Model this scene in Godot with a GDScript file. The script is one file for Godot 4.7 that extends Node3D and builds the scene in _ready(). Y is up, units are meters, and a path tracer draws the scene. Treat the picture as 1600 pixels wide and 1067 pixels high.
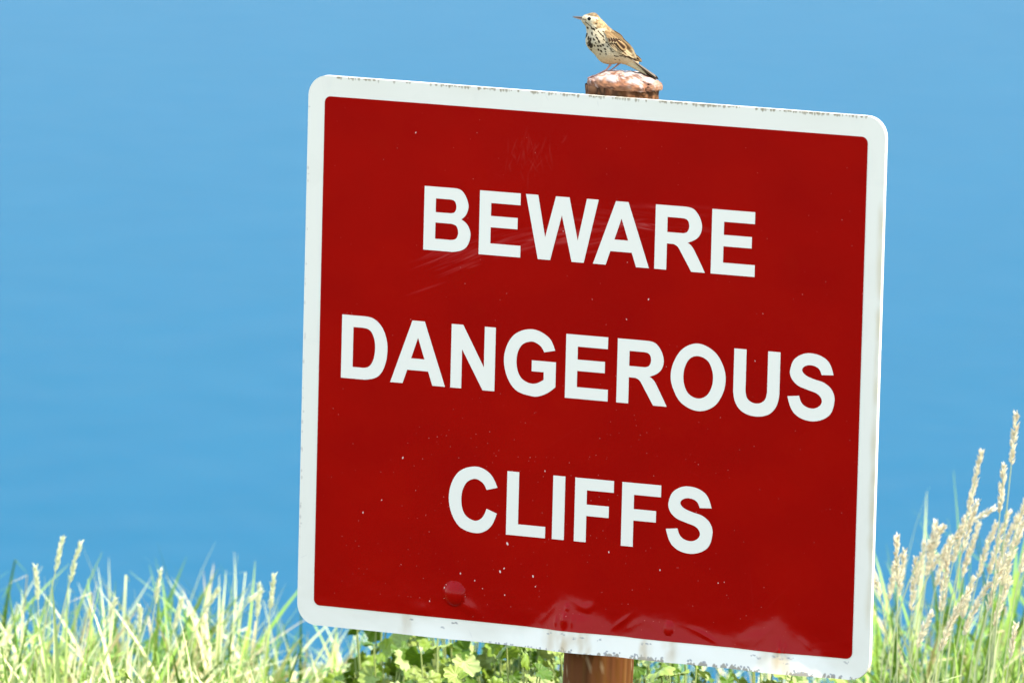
extends Node3D

var rng := RandomNumberGenerator.new()
var noise := FastNoiseLite.new()
var used := {}

# ------------------------------------------------------------------ helpers
func lin(r: float, g: float, b: float) -> Color:          # a real-world base colour
	return Color(r, g, b).linear_to_srgb()

func mat(c: Color, rough := 0.8, vertex := false) -> StandardMaterial3D:
	var m := StandardMaterial3D.new()
	m.albedo_color = c
	m.roughness = rough
	m.vertex_color_use_as_albedo = vertex
	return m

func numbered(called: String) -> String:
	var n: int = used.get(called, 0)
	used[called] = n + 1
	return called if n == 0 else "%s_%03d" % [called, n]

func tag(o: Node, label: String, category := "", group := "", kind := "") -> void:
	if label: o.set_meta("label", label)
	if category: o.set_meta("category", category)
	if group: o.set_meta("group", group)
	if kind: o.set_meta("kind", kind)

func thing(called: String, label: String, category: String, at := Vector3.ZERO, group := "") -> Node3D:
	var o := Node3D.new()
	o.name = numbered(called)
	add_child(o, true)
	o.position = at
	tag(o, label, category, group)
	return o

func put(called: String, mesh: Mesh, m: Material, parent: Node3D = null) -> MeshInstance3D:
	var o := MeshInstance3D.new()
	o.mesh = mesh
	o.material_override = m
	if parent == null:
		o.name = numbered(called)
		add_child(o, true)
	else:
		var n := 0
		for c in parent.get_children():
			if String(c.name).begins_with(called) and (String(c.name).length() == called.length() or String(c.name).length() == called.length() + 4): n += 1
		o.name = called if n == 0 else "%s_%03d" % [called, n]
		parent.add_child(o, true)
	return o

# a mesh under construction
class Shape:
	var v := PackedVector3Array()
	var n := PackedVector3Array()
	var c := PackedColorArray()
	var t := PackedVector2Array()
	var i := PackedInt32Array()
	var coloured := false
	var mapped := false
	func add(p: Vector3, nn := Vector3.ZERO, cc := Color.WHITE, tt := Vector2.ZERO) -> int:
		v.append(p); n.append(nn); c.append(cc); t.append(tt)
		return v.size() - 1
	func tri(a: int, b: int, d: int) -> void:
		i.append_array([a, b, d])
	func quad(a: int, b: int, d: int, e: int) -> void:
		i.append_array([a, b, d, a, d, e])
	# winding made clockwise as seen from the side the normals point to
	func face() -> void:
		for k in range(0, i.size(), 3):
			var g := (v[i[k + 2]] - v[i[k]]).cross(v[i[k + 1]] - v[i[k]])
			if g.dot(n[i[k]] + n[i[k + 1]] + n[i[k + 2]]) < 0.0:
				var s := i[k + 1]
				i[k + 1] = i[k + 2]
				i[k + 2] = s
	# smooth normals from the faces as they are wound
	func smooth() -> void:
		n.fill(Vector3.ZERO)
		for k in range(0, i.size(), 3):
			var g := (v[i[k + 2]] - v[i[k]]).cross(v[i[k + 1]] - v[i[k]])
			for q in 3: n[i[k + q]] += g
		for k in n.size(): n[k] = n[k].normalized()
	func mesh() -> ArrayMesh:
		var a := []
		a.resize(Mesh.ARRAY_MAX)
		a[Mesh.ARRAY_VERTEX] = v
		a[Mesh.ARRAY_NORMAL] = n
		if coloured: a[Mesh.ARRAY_COLOR] = c
		if mapped: a[Mesh.ARRAY_TEX_UV] = t
		a[Mesh.ARRAY_INDEX] = i
		var m := ArrayMesh.new()
		m.add_surface_from_arrays(Mesh.PRIMITIVE_TRIANGLES, a)
		return m

# a tapering round bar through points; colour optional
func tube(s: Shape, pts: Array, radii: Array, sides := 6, col := Color.WHITE) -> void:
	var first := s.v.size()
	for k in pts.size():
		var p: Vector3 = pts[k]
		var d: Vector3 = (pts[mini(k + 1, pts.size() - 1)] - pts[maxi(k - 1, 0)]).normalized()
		var x := d.cross(Vector3(0.31, 0.2, 0.93)).normalized()
		var y := d.cross(x)
		for j in sides:
			var a := TAU * j / sides
			var q := x * cos(a) + y * sin(a)
			s.add(p + q * radii[k], q, col)
	for k in pts.size() - 1:
		for j in sides:
			var a := first + k * sides + j
			var b := first + k * sides + (j + 1) % sides
			s.quad(a, b, b + sides, a + sides)
	for e in [0, pts.size() - 1]:
		var d: Vector3 = (pts[1] - pts[0]).normalized() * -1.0 if e == 0 else (pts[-1] - pts[-2]).normalized()
		var o := s.add(pts[e], d, col)
		for j in sides: s.tri(o, first + e * sides + j, first + e * sides + (j + 1) % sides)

func fade(a: Color, b: Color, t: float) -> Color:
	return a.lerp(b, clampf(t, 0.0, 1.0))

func dab(im: Image, x: float, y: float, rx: float, ry: float, turn: float, col: Color, share: float, soft := 1.0) -> void:
	# a soft-edged elliptical mark, centred on pixel x, y
	var r := int(ceil(maxf(rx, ry))) + 1
	var ca := cos(turn)
	var sa := sin(turn)
	for j in range(maxi(0, int(y) - r), mini(im.get_height(), int(y) + r + 1)):
		for k in range(maxi(0, int(x) - r), mini(im.get_width(), int(x) + r + 1)):
			var dx := k - x
			var dy := j - y
			var d := sqrt(pow((dx * ca + dy * sa) / rx, 2) + pow((-dx * sa + dy * ca) / ry, 2))
			if d < 1.0:
				var s := share * minf(1.0, (1.0 - d) / soft)
				im.set_pixel(k, j, im.get_pixel(k, j).lerp(col, s))

# ------------------------------------------------------------------ the sign
const SIGN_AT := Vector3(0, 0.85, 0)
const SIGN_W := 0.862
const SIGN_H := 0.771
const RED_W := 0.811
const RED_H := 0.714

# upper limit of the bent lower lip, in mm of the sign's own axes
var lip := [[-430, -392], [-300, -386], [-210, -366], [-150, -382], [-90, -366], [-54, -342], [-26, -313], [-2, -313], [32, -333], [61, -350], [94, -329], [128, -327], [185, -338], [232, -343], [270, -321], [293, -313], [326, -331], [350, -348], [385, -375], [430, -392]]

func lip_at(x: float) -> float:
	for k in lip.size() - 1:
		if x <= lip[k + 1][0]:
			var t: float = clampf((x - lip[k][0]) / float(lip[k + 1][0] - lip[k][0]), 0.0, 1.0)
			t = t * t * (3.0 - 2.0 * t)
			return lerpf(lip[k][1], lip[k + 1][1], t)
	return lip[-1][1]

func bump(x: float, y: float, cx: float, cy: float, rx: float, ry: float, turn := 0.0) -> float:
	var dx := x - cx
	var dy := y - cy
	return exp(-pow((dx * cos(turn) + dy * sin(turn)) / rx, 2) - pow((-dx * sin(turn) + dy * cos(turn)) / ry, 2))

# how far the sheet stands out towards the reader, mm, at x, y mm
func sheet(x: float, y: float) -> float:
	var h := 0.0
	if y < -240.0:
		var e := (lip_at(x) - y) / 5.0
		h += 0.20 * 5.0 * (e if e > 20.0 else log(1.0 + exp(e)))
		var r := sqrt(pow((x + 190.0) / 17.0, 2) + pow((y + 322.0) / 17.5, 2))
		if r < 1.0: h += 8.5 * pow(1.0 - r * r, 0.75)
		h += 2.4 * bump(x, y, -170, -338, 17, 9, -0.5)
		r = sqrt(pow((x - 135.0) / 7.5, 2) + pow((y + 339.0) / 10.0, 2))
		if r < 1.0: h += 3.0 * pow(1.0 - r * r, 0.65)
		h += 4.5 * bump(x, y, -20, -341, 4.5, 10) + 2.6 * bump(x, y, -18, -325, 3, 5) + 1.6 * bump(x, y, -8, -343, 2.2, 7) + 1.6 * bump(x, y, -33, -345, 2.2, 6)
		for c in [[-62, -352, -30, -318, 1.3], [62, -352, 100, -331, 1.2], [150, -333, 205, -347, 1.1], [262, -352, 296, -316, 1.2], [-20, -312, 22, -330, 1.0], [100, -330, 128, -352, 0.8], [318, -330, 350, -352, 0.8]]:
			# sharp creases
			var t := clampf(((x - c[0]) * (c[2] - c[0]) + (y - c[1]) * (c[3] - c[1])) / (pow(c[2] - c[0], 2) + pow(c[3] - c[1], 2)), 0.0, 1.0)
			var d := Vector2(x - lerpf(c[0], c[2], t), y - lerpf(c[1], c[3], t)).length()
			if d < 9.0: h += 0.5 * c[4] * pow(1.0 - d / 9.0, 1.5) * sin(PI * clampf(t, 0.08, 0.92))
		h += 1.8 * bump(x, y, 13, -322, 9, 6, 0.6) - 1.2 * bump(x, y, 5, -330, 8, 7)
		h += 2.0 * bump(x, y, 301, -352, 2.5, 8) + 1.7 * bump(x, y, 309, -353, 2.0, 8)
		h += 1.6 * bump(x, y, 65, -336, 14, 3, 0.7) + 1.2 * bump(x, y, 190, -345, 16, 3, -0.4)
		h += 1.0 * bump(x, y, -240, -348, 16, 9) + 0.9 * bump(x, y, 250, -345, 20, 8, 0.3)
		h += 0.5 * noise.get_noise_2d(x * 0.7, y * 1.0) * smoothstep(-270.0, -340.0, y)
	h += 1.6 * bump(x, y, -345, 395, 60, 26) + 1.3 * bump(x, y, -190, 398, 50, 20) + 1.3 * bump(x, y, 130, 398, 60, 22) + 1.0 * bump(x, y, 330, 396, 45, 22)
	return h

func sheet_shape(w: float, h: float, r: float, lift: float, thick: float) -> Shape:
	var s := Shape.new()
	s.mapped = true
	var ys := []
	var steps := 8
	for k in steps + 1: ys.append(h / 2 - r * (1.0 - cos(PI / 2 * k / steps)))
	for k in range(1, 42): ys.append(lerpf(h / 2 - r, -0.27, k / 41.0))
	for k in range(1, 52): ys.append(lerpf(-0.27, -h / 2 + r, k / 51.0))
	for k in range(1, steps + 1): ys.append(-h / 2 + r * (1.0 - sin(PI / 2 * k / steps)))
	var cols := 300
	for j in ys.size():
		var y: float = ys[j]
		var over := maxf(0.0, absf(y) - (h / 2 - r))
		var half := w / 2 - r + sqrt(maxf(0.0, r * r - over * over))
		for k in cols + 1:
			var x := lerpf(-half, half, k / float(cols))
			var a := x * 1000.0
			var b := y * 1000.0
			var z := sheet(a, b)
			var nx := (sheet(a + 0.6, b) - sheet(a - 0.6, b)) / 1.2
			var ny := (sheet(a, b + 0.6) - sheet(a, b - 0.6)) / 1.2
			s.add(Vector3(x, y, z / 1000.0 + lift), Vector3(-nx, -ny, 1).normalized(), Color.WHITE, Vector2(x / SIGN_W + 0.5, 0.5 - y / SIGN_H))
	for j in ys.size() - 1:
		for k in cols:
			var a := j * (cols + 1) + k
			s.quad(a, a + 1, a + cols + 2, a + cols + 1)
	# the folded rim and the back
	var ring := []
	for k in range(0, cols + 1, 4): ring.append(k)
	for j in range(1, ys.size()): ring.append(j * (cols + 1) + cols)
	for k in range(cols - 4, -1, -4): ring.append((ys.size() - 1) * (cols + 1) + k)
	for j in range(ys.size() - 2, 0, -1): ring.append(j * (cols + 1))
	var base := s.v.size()
	for k in ring.size():
		var p: Vector3 = s.v[ring[k]]
		var d: Vector3 = s.v[ring[(k + 1) % ring.size()]] - s.v[ring[k - 1]]
		var out := Vector3(-d.y, d.x, 0).normalized()
		s.add(p, out, Color.WHITE, s.t[ring[k]])
		s.add(Vector3(p.x, p.y, p.z - thick), out, Color.WHITE, s.t[ring[k]])
	for k in ring.size():
		var a := base + 2 * k
		var b := base + 2 * ((k + 1) % ring.size())
		s.quad(a, b, b + 1, a + 1)
	base = s.v.size()
	for j in ys.size():
		for e in [0, cols]:
			var p: Vector3 = s.v[j * (cols + 1) + e]
			s.add(Vector3(p.x, p.y, p.z - thick), Vector3(0, 0, -1), Color.WHITE, Vector2(0.5, 0.01))
	for j in ys.size() - 1: s.quad(base + 2 * j, base + 2 * j + 1, base + 2 * j + 3, base + 2 * j + 2)
	s.face()
	return s

func border_picture() -> ImageTexture:
	var w := 1280
	var h := 1145
	var im := Image.create(w, h, false, Image.FORMAT_RGB8)
	im.fill(lin(0.78, 0.725, 0.595))
	var mm := w / (SIGN_W * 1000.0)
	rng.seed = 11
	# faint grime along the border
	for k in 260:
		var x := rng.randf() * w
		var y := rng.randf() * h
		if absf(x - w / 2.0) < 590 and absf(y - h / 2.0) < 520: continue
		dab(im, x, y, rng.randf_range(6, 40), rng.randf_range(6, 40), 0, lin(0.62, 0.6, 0.5), rng.randf_range(0.02, 0.12))
	# yellowed right and lower left edge
	for k in 46:
		dab(im, w - rng.randf_range(0, 9), rng.randf_range(190, 1100), rng.randf_range(6, 13), rng.randf_range(20, 60), 0, lin(0.55, 0.44, 0.25), rng.randf_range(0.08, 0.3))
	# worn top edge: brown flakes along the fold
	var x := 60.0
	while x < w - 40:
		var amount := clampf(0.75 + 1.5 * noise.get_noise_1d(x * 0.8), 0.0, 1.0) * clampf(0.5 + (x / w), 0.0, 1.2)
		if rng.randf() < amount:
			dab(im, x, rng.randf_range(0, 2), rng.randf_range(1.5, 4), rng.randf_range(2.0, 7.0), rng.randf_range(-0.2, 0.2), lin(0.27, 0.215, 0.13), rng.randf_range(0.4, 0.9), 0.5)
		x += rng.randf_range(2, 7)
	# chipped lower edge: bare grey metal
	x = 560.0
	while x < w - 20:
		var amount := clampf(0.45 + 1.3 * noise.get_noise_1d(x * 0.9 + 900), 0.05, 1.0)
		if x < 700: amount *= 0.35
		if rng.randf() < amount:
			dab(im, x, h - rng.randf_range(-2, 2), rng.randf_range(1.5, 5), rng.randf_range(3, 10), rng.randf_range(-0.3, 0.3), lin(0.30, 0.26, 0.19), 0.95, 0.25)
			if rng.randf() < 0.5: dab(im, x + rng.randf_range(-5, 5), h - rng.randf_range(5, 10), rng.randf_range(1.5, 4), rng.randf_range(1.5, 3), rng.randf(), lin(0.3, 0.29, 0.27), 0.9, 0.3)
		x += rng.randf_range(1.2, 3.5)
	for k in 30:
		dab(im, rng.randf_range(420, 660), h - rng.randf_range(0, 3), rng.randf_range(1, 3), rng.randf_range(1.5, 4), 0, lin(0.33, 0.31, 0.3), 0.8, 0.3)
		dab(im, rng.randf_range(1, 4), rng.randf_range(60, 1000), rng.randf_range(1, 3), rng.randf_range(1.5, 5), 0, lin(0.5, 0.46, 0.38), 0.6, 0.3)
	# rust stains running down from the dents
	for st in [[-20, 26, 0.75], [12, 14, 0.5], [-40, 10, 0.4], [100, 9, 0.5], [140, 13, 0.45], [296, 15, 0.6], [312, 9, 0.4], [-262, 12, 0.28]]:
		for k in 26:
			var px: float = (st[0] + 431.0 + rng.randfn() * st[1] * 0.45) * mm
			var py: float = (385.5 + 360.0 + rng.randf_range(-2, 24)) * mm
			dab(im, px, py, rng.randf_range(4, 13), rng.randf_range(10, 26), 0, lin(0.46, 0.29, 0.12).lerp(lin(0.55, 0.46, 0.31), rng.randf()), st[2] * rng.randf_range(0.12, 0.34))
	for st in [[-256, -362], [-194, -361], [-187, -361], [-207, -369], [-20, -360], [8, -362], [33, -363], [100, -362], [108, -361], [262, -362], [272, -365], [296, -361], [306, -363], [313, -369], [318, -362], [-44, -361], [-3, -364], [398, -361]]:
		for k in 5: dab(im, (st[0] + 431.0 + rng.randf_range(-4, 4)) * mm, (385.5 - st[1] + rng.randf_range(0, 2.5)) * mm, rng.randf_range(1.2, 4.5), rng.randf_range(0.8, 2.4), rng.randf_range(-0.3, 0.3), lin(0.3, 0.28, 0.25), rng.randf_range(0.3, 0.75), 0.6)
	for k in 40:                                             # short scratches
		var px := rng.randf() * w
		var py := rng.randf() * h
		dab(im, px, py, 1.0, rng.randf_range(4, 14), rng.randf() * PI, lin(0.5, 0.46, 0.4), 0.35, 0.9)
	return ImageTexture.create_from_image(im)

func red_picture() -> ImageTexture:
	var w := 1280
	var h := 1145
	var mm := w / (SIGN_W * 1000.0)
	var low := Image.create(160, 143, false, Image.FORMAT_RGB8)
	var f := FastNoiseLite.new()
	f.seed = 5
	f.frequency = 0.025
	f.fractal_octaves = 4
	for j in 143:
		for k in 160:
			# the red has bleached a little more towards the lower left
			var t := 0.5 + 0.42 * f.get_noise_2d(k, j * 1.4) + 0.22 * (0.5 - k / 160.0) + 0.10 * (j / 143.0 - 0.5)
			low.set_pixel(k, j, lin(0.272, 0.0003, 0.0003).lerp(lin(0.345, 0.0016, 0.0005), clampf(t, 0, 1)))
	low.resize(w, h, Image.INTERPOLATE_CUBIC)
	var im := low
	rng.seed = 21
	var pale := lin(0.62, 0.42, 0.36)
	# scuffs across the first line of words and the rubbed patch above it
	for k in 130:
		var t := rng.randf()
		var px := lerpf(-230, 60, t) + rng.randfn() * 12
		var py := lerpf(140, 205, pow(t, 0.7)) + rng.randfn() * 11
		dab(im, (px + 431) * mm, (385.5 - py) * mm, rng.randf_range(14, 70), rng.randf_range(1.2, 5.0), -0.42 + 0.25 * t + rng.randfn() * 0.05, pale, rng.randf_range(0.04, 0.2))
	for k in 34:
		dab(im, (rng.randf_range(-20, 190) + 431) * mm, (385.5 - rng.randf_range(196, 245)) * mm, rng.randf_range(20, 80), rng.randf_range(1.2, 6), 0.05 + rng.randfn() * 0.03, pale, rng.randf_range(0.03, 0.14))
	for k in 26:
		dab(im, (rng.randf_range(40, 110) + 431) * mm, (385.5 - rng.randf_range(208, 216)) * mm, rng.randf_range(8, 30), rng.randf_range(0.8, 1.6), 0.07, pale, rng.randf_range(0.1, 0.3))
	for k in 40:
		dab(im, (-95 + rng.randfn() * 22 + 431) * mm, (385.5 - 298 + rng.randfn() * 12) * mm, rng.randf_range(1.5, 4), rng.randf_range(8, 26), rng.randf_range(-0.7, 0.7), lin(0.5, 0.26, 0.16), rng.randf_range(0.06, 0.18))
	for k in 26:
		dab(im, rng.randf() * w, rng.randf() * h, rng.randf_range(0.7, 1.5), rng.randf_range(20, 90), rng.randf() * PI, pale, rng.randf_range(0.015, 0.06))
	for k in 40:
		dab(im, rng.randf() * w, rng.randf() * h, rng.randf_range(20, 70), rng.randf_range(12, 40), rng.randf() * PI, lin(0.33, 0.010, 0.003), rng.randf_range(0.04, 0.14))
	# flecks where the paint has chipped
	var fleck := lin(0.74, 0.66, 0.56)
	for k in 520:
		var u := rng.randf()
		var v := 1.0 - pow(rng.randf(), 1.7)
		if rng.randf() < 0.35:
			u = clampf(0.42 + rng.randfn() * 0.16, 0.05, 0.95)
			v = clampf(0.74 + rng.randfn() * 0.12, 0.05, 0.93)
		var r := rng.randf_range(0.7, 1.15)
		dab(im, u * w, v * h, r, r * rng.randf_range(0.8, 1.5), rng.randf() * PI, fleck, rng.randf_range(0.25, 0.9), 0.7)
	for p in [[-266, 316, 2.2], [-274, -138, 3], [-333, -220, 2.6], [-305, -200, 2], [-112, -244, 4.2], [-122, -284, 3.6], [-116, -279, 2.6], [-72, -286, 3.2], [-68, -300, 2], [-182, -292, 2.6], [-160, -300, 2.2], [-228, -335, 2], [-114, -316, 2], [41, -242, 2.6], [90, 112, 2.6], [58, 82, 2], [-58, -138, 2.2], [118, -260, 2.4], [205, -270, 1.8], [214, -268, 1.6], [68, 40, 1.6], [250, 40, 1.6], [-148, -310, 1.6], [330, 12, 1.8], [-40, 196, 1.5], [66, 203, 1.6]]:
		dab(im, (p[0] + 431.0) * mm, (385.5 - p[1]) * mm, p[2] * mm * 0.42, p[2] * mm * 0.72, rng.randf_range(-0.6, 0.6), fleck, 0.95, 0.35)
	return ImageTexture.create_from_image(im)

# letters: pieces of outline in mm; a point after ~ lies on a smooth curve
func outline(text: String) -> PackedVector2Array:
	var pts := []
	var soft := []
	for word in text.split(" ", false):
		soft.append(word.begins_with("~"))
		var xy := word.trim_prefix("~").split(",")
		pts.append(Vector2(float(xy[0]), float(xy[1])))
	var n := pts.size()
	var out := PackedVector2Array()
	var closed := not soft.has(false)
	for k in n:
		var a: Vector2 = pts[k]
		var b: Vector2 = pts[(k + 1) % n]
		out.append(a)
		if not soft[k] and not soft[(k + 1) % n]: continue
		var before: Vector2 = pts[k - 1] if soft[k] or closed else a * 2.0 - b
		var after: Vector2 = pts[(k + 2) % n] if soft[(k + 1) % n] or closed else b * 2.0 - a
		# tangents scaled by chord lengths, so that uneven points stay round
		var la := a.distance_to(b)
		var ta: Vector2 = (b - before).normalized() * la if soft[k] or closed else Vector2.ZERO
		var tb: Vector2 = (after - a).normalized() * la if soft[(k + 1) % n] or closed else Vector2.ZERO
		if ta == Vector2.ZERO: ta = (b - a) * 1.5 - tb * 0.5
		if tb == Vector2.ZERO: tb = (b - a) * 1.5 - ta * 0.5
		for q in range(1, 7):
			var t := q / 7.0
			var t2 := t * t
			var t3 := t2 * t
			out.append(a * (2 * t3 - 3 * t2 + 1) + ta * (t3 - 2 * t2 + t) + b * (-2 * t3 + 3 * t2) + tb * (t3 - t2))
	return out

var glyphs := {
	"E": ["0,0 0,88.5 62,88.5 62,72.2 17.4,72.2 17.4,54.2 58.2,54.2 58.2,38.6 17.4,38.6 17.4,16.1 63.5,16.1 63.5,0"],
	"F": ["0,0 0,88.5 58,88.5 58,72.2 17.8,72.2 17.8,52.4 51.3,52.4 51.3,36.6 17.8,36.6 17.8,0"],
	"L": ["0,0 0,88.5 17.8,88.5 17.8,15.8 59,15.8 59,0"],
	"I": ["0,0 0,88.5 18,88.5 18,0"],
	"W": ["0,88.5 18.3,88.5 30.2,30.5 45.1,88.5 65.3,88.5 79.2,29.6 91.5,88.5 109,88.5 89,0 70.9,0 54.6,63.2 38.6,0 20.1,0"],
	"A": ["0,0 31.9,88.5 41,88.5 41,65.2 18.9,0", "41,65.2 41,88.5 50.5,88.5 83.5,0 64.4,0", "25.44,19.3 30.97,35.6 51.63,35.6 57.47,19.3"],
	"N": ["0,0 0,88.5 17.4,88.5 50.2,31.8 50.2,88.5 66.8,88.5 66.8,0 49,0 16.5,54.8 16.5,0"],
	"B": ["0,0 0,88.5 17.5,88.5 17.5,0", "17.5,88.5 42,88.5 ~57,85.2 ~66.8,67.5 ~64.2,54 56.5,46 17.5,46 17.5,53.2 40,53.2 ~46.5,55.5 ~48.8,62.8 ~46,70.5 38.5,72.4 17.5,72.4", "17.5,46 56.5,46 ~66.5,38.5 ~71,24.5 ~64,7 45,0 17.5,0 17.5,16.3 41,16.3 ~49.5,19 ~52.4,27.5 ~49.3,36.2 41,38.9 17.5,38.9"],
	"R": ["0,0 0,88.5 17.8,88.5 17.8,0", "17.8,88.5 42,88.5 ~58,84.6 ~68.7,66 ~64.8,49 48.6,39.4 36,36.2 17.8,36.2 17.8,51.8 41.5,51.8 ~47.8,54.6 ~50.3,62.3 ~47.6,70.2 40,72.6 17.8,72.6", "48.6,39.4 ~54.4,35.2 ~58.6,29.6 75.2,0 55,0 38.4,26.6 ~33.6,33.2 27.5,36.2 36,36.2"],
	"D": ["0,0 0,88.5 17.5,88.5 17.5,0", "17.5,88.5 34,88.5 ~48.5,86 ~60.2,76.6 ~67.8,61.5 ~70.3,44.5 ~66.8,22 ~56.4,6 36,0 17.5,0 17.5,16.3 33,16.3 ~42.6,19 ~49,28.5 ~51.5,45 ~49.3,59.5 ~42.8,69.6 32,72.3 17.5,72.3"],
	"U": ["0,88.5 18,88.5 18,32 ~22,20.2 ~34,15.4 ~45.8,20.2 50,32 50,88.5 68,88.5 68,30 ~63.8,13.5 ~53,2 ~34,-2.2 ~15.5,2 ~4.4,13 0,30"],
	"C": ["73.3,64 57.1,59.5 ~50.5,69.2 ~38,73.4 ~24.6,65 ~18.9,44.6 ~24.2,23.4 ~39.4,15 ~50.8,19.8 57.6,33.2 73.3,27.8 ~61.8,5.8 ~40.5,-2.1 ~13.5,8.2 ~0,43 ~11.1,78 ~38,90.6 ~60.6,83.4"],
	"G": ["76.6,63.7 60.5,60.2 ~53,69.6 ~40.2,73.6 ~24.9,66 ~18.8,44.8 ~25.5,23 ~43.5,15.2 60.4,21.9 60.4,32.6 42.1,32.6 42.1,47.7 78.3,47.7 78.3,13.1 ~63,2.2 ~45,-2.2 ~15,7.6 ~0,43 ~11.2,77.6 ~39,90.6 ~65.5,82"],
	"S": ["66.6,63.5 49.2,62.4 ~44,71.4 ~32.5,74.6 ~23.4,71.8 ~20.4,66.2 ~26.5,59.8 ~39,55.6 ~54,51.6 ~65.4,42.2 ~69,28 ~61.5,7.6 ~37,-1.9 ~11.4,6.2 0,29.4 17,31.4 ~23,19.8 ~36.5,15.4 ~47.4,19.8 ~50.6,27.6 ~44.5,35.8 ~30,40.4 ~15.4,45.2 ~5.8,53.6 ~2.8,65 ~10,82.2 ~30.8,90.8 ~56,83.6"],
}
var ring_o := ["~0,43.5 ~4.6,64 ~17.8,82.6 ~39.5,90.7 ~63.5,81.6 ~77.5,62.5 ~81.4,43.5 ~77,23 ~64.5,5.8 ~42,-2 ~17.4,6.8 ~4.4,25", "~18.7,44.2 ~21,58 ~28.1,69.4 ~40,73.6 ~53.6,68.8 ~60.6,57.5 ~62.9,44.2 ~60.4,30.5 ~53.4,19.8 ~41.4,15.2 ~27.8,20 ~21,30.6"]

func letter_shape(ch: String, x0: float, y0: float, width_scale: float, height_scale: float) -> Shape:
	var s := Shape.new()
	var top := 0.0010
	var low := 0.0003
	var loops := []
	var flat := []
	if ch == "O":
		var a := outline(ring_o[0])
		var b := outline(ring_o[1])
		loops = [a, b]
		var base := 0
		for p in a: flat.append(p)
		for p in b: flat.append(p)
		for p in flat: s.add(Vector3((x0 + p.x * width_scale) / 1000.0, (y0 + p.y * height_scale) / 1000.0, top), Vector3(0, 0, 1))
		for k in a.size():
			var q := (k + 1) % a.size()
			s.quad(base + k, base + q, base + a.size() + q, base + a.size() + k)
	else:
		for piece in glyphs[ch]:
			var a := outline(piece)
			loops.append(a)
			var base := s.v.size()
			for p in a: s.add(Vector3((x0 + p.x * width_scale) / 1000.0, (y0 + p.y * height_scale) / 1000.0, top), Vector3(0, 0, 1))
			var t := Geometry2D.triangulate_polygon(a)
			if t.is_empty(): printerr("no triangles for ", ch)
			for k in t: s.i.append(base + k)
	for a in loops:
		var turn := 1.0 if Geometry2D.is_polygon_clockwise(a) else -1.0
		if ch == "O" and a == loops[1]: turn = -turn
		for k in a.size():
			var p: Vector2 = a[k]
			var q: Vector2 = a[(k + 1) % a.size()]
			var d := (q - p).normalized()
			var out := Vector3(-d.y, d.x, 0) * turn
			var n := s.v.size()
			for e in [p, q]:
				for z in [top, low]: s.add(Vector3((x0 + e.x * width_scale) / 1000.0, (y0 + e.y * height_scale) / 1000.0, z), out)
			s.quad(n, n + 2, n + 3, n + 1)
	s.face()
	return s

func build_sign() -> void:
	var root := thing("warning_sign", "red warning sign reading BEWARE DANGEROUS CLIFFS, white border, lower edge dented", "sign", SIGN_AT)
	root.transform.basis = Basis(Vector3.UP, deg_to_rad(-24.06)) * Basis(Vector3.BACK, deg_to_rad(0.11))
	var white := mat(Color.WHITE, 0.38)
	white.albedo_texture = border_picture()
	white.metallic_specular = 0.4
	put("border_board", sheet_shape(SIGN_W, SIGN_H, 0.029, 0.0, 0.008).mesh(), white, root)
	var red := mat(Color.WHITE, 0.2)
	red.albedo_texture = red_picture()
	red.metallic_specular = 0.25
	put("red_panel", sheet_shape(RED_W, RED_H, 0.009, 0.0006, 0.0004).mesh(), red, root)
	var paint := mat(lin(0.79, 0.735, 0.605), 0.4)
	paint.metallic_specular = 0.4
	var words := [["BEWARE", 154.5, [-250.0, -166.0, -96.7, 6.2, 97.6, 181.3], [1, 0.99, 1, 1, 1, 1.02]],
		["DANGEROUS", -33.9, [-371.2, -295.6, -203.9, -123.6, -30.7, 46.5, 126.5, 219.6, 299.6], [1, 1, 1, 1, 1.01, 1, 1, 1, 1]],
		["CLIFFS", -231.6, [-202.0, -114.1, -44.7, -11.6, 59.0, 125.6], [1, 1, 1, 1, 1, 1.005]]]
	for w in words:
		for k in w[0].length():
			var ch: String = w[0][k]
			var o := put("letter", letter_shape(ch, w[2][k], w[1], w[3][k], 1.0).mesh(), paint, root)
			tag(o, "white capital letter %s of the word %s" % [ch, w[0]])

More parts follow.
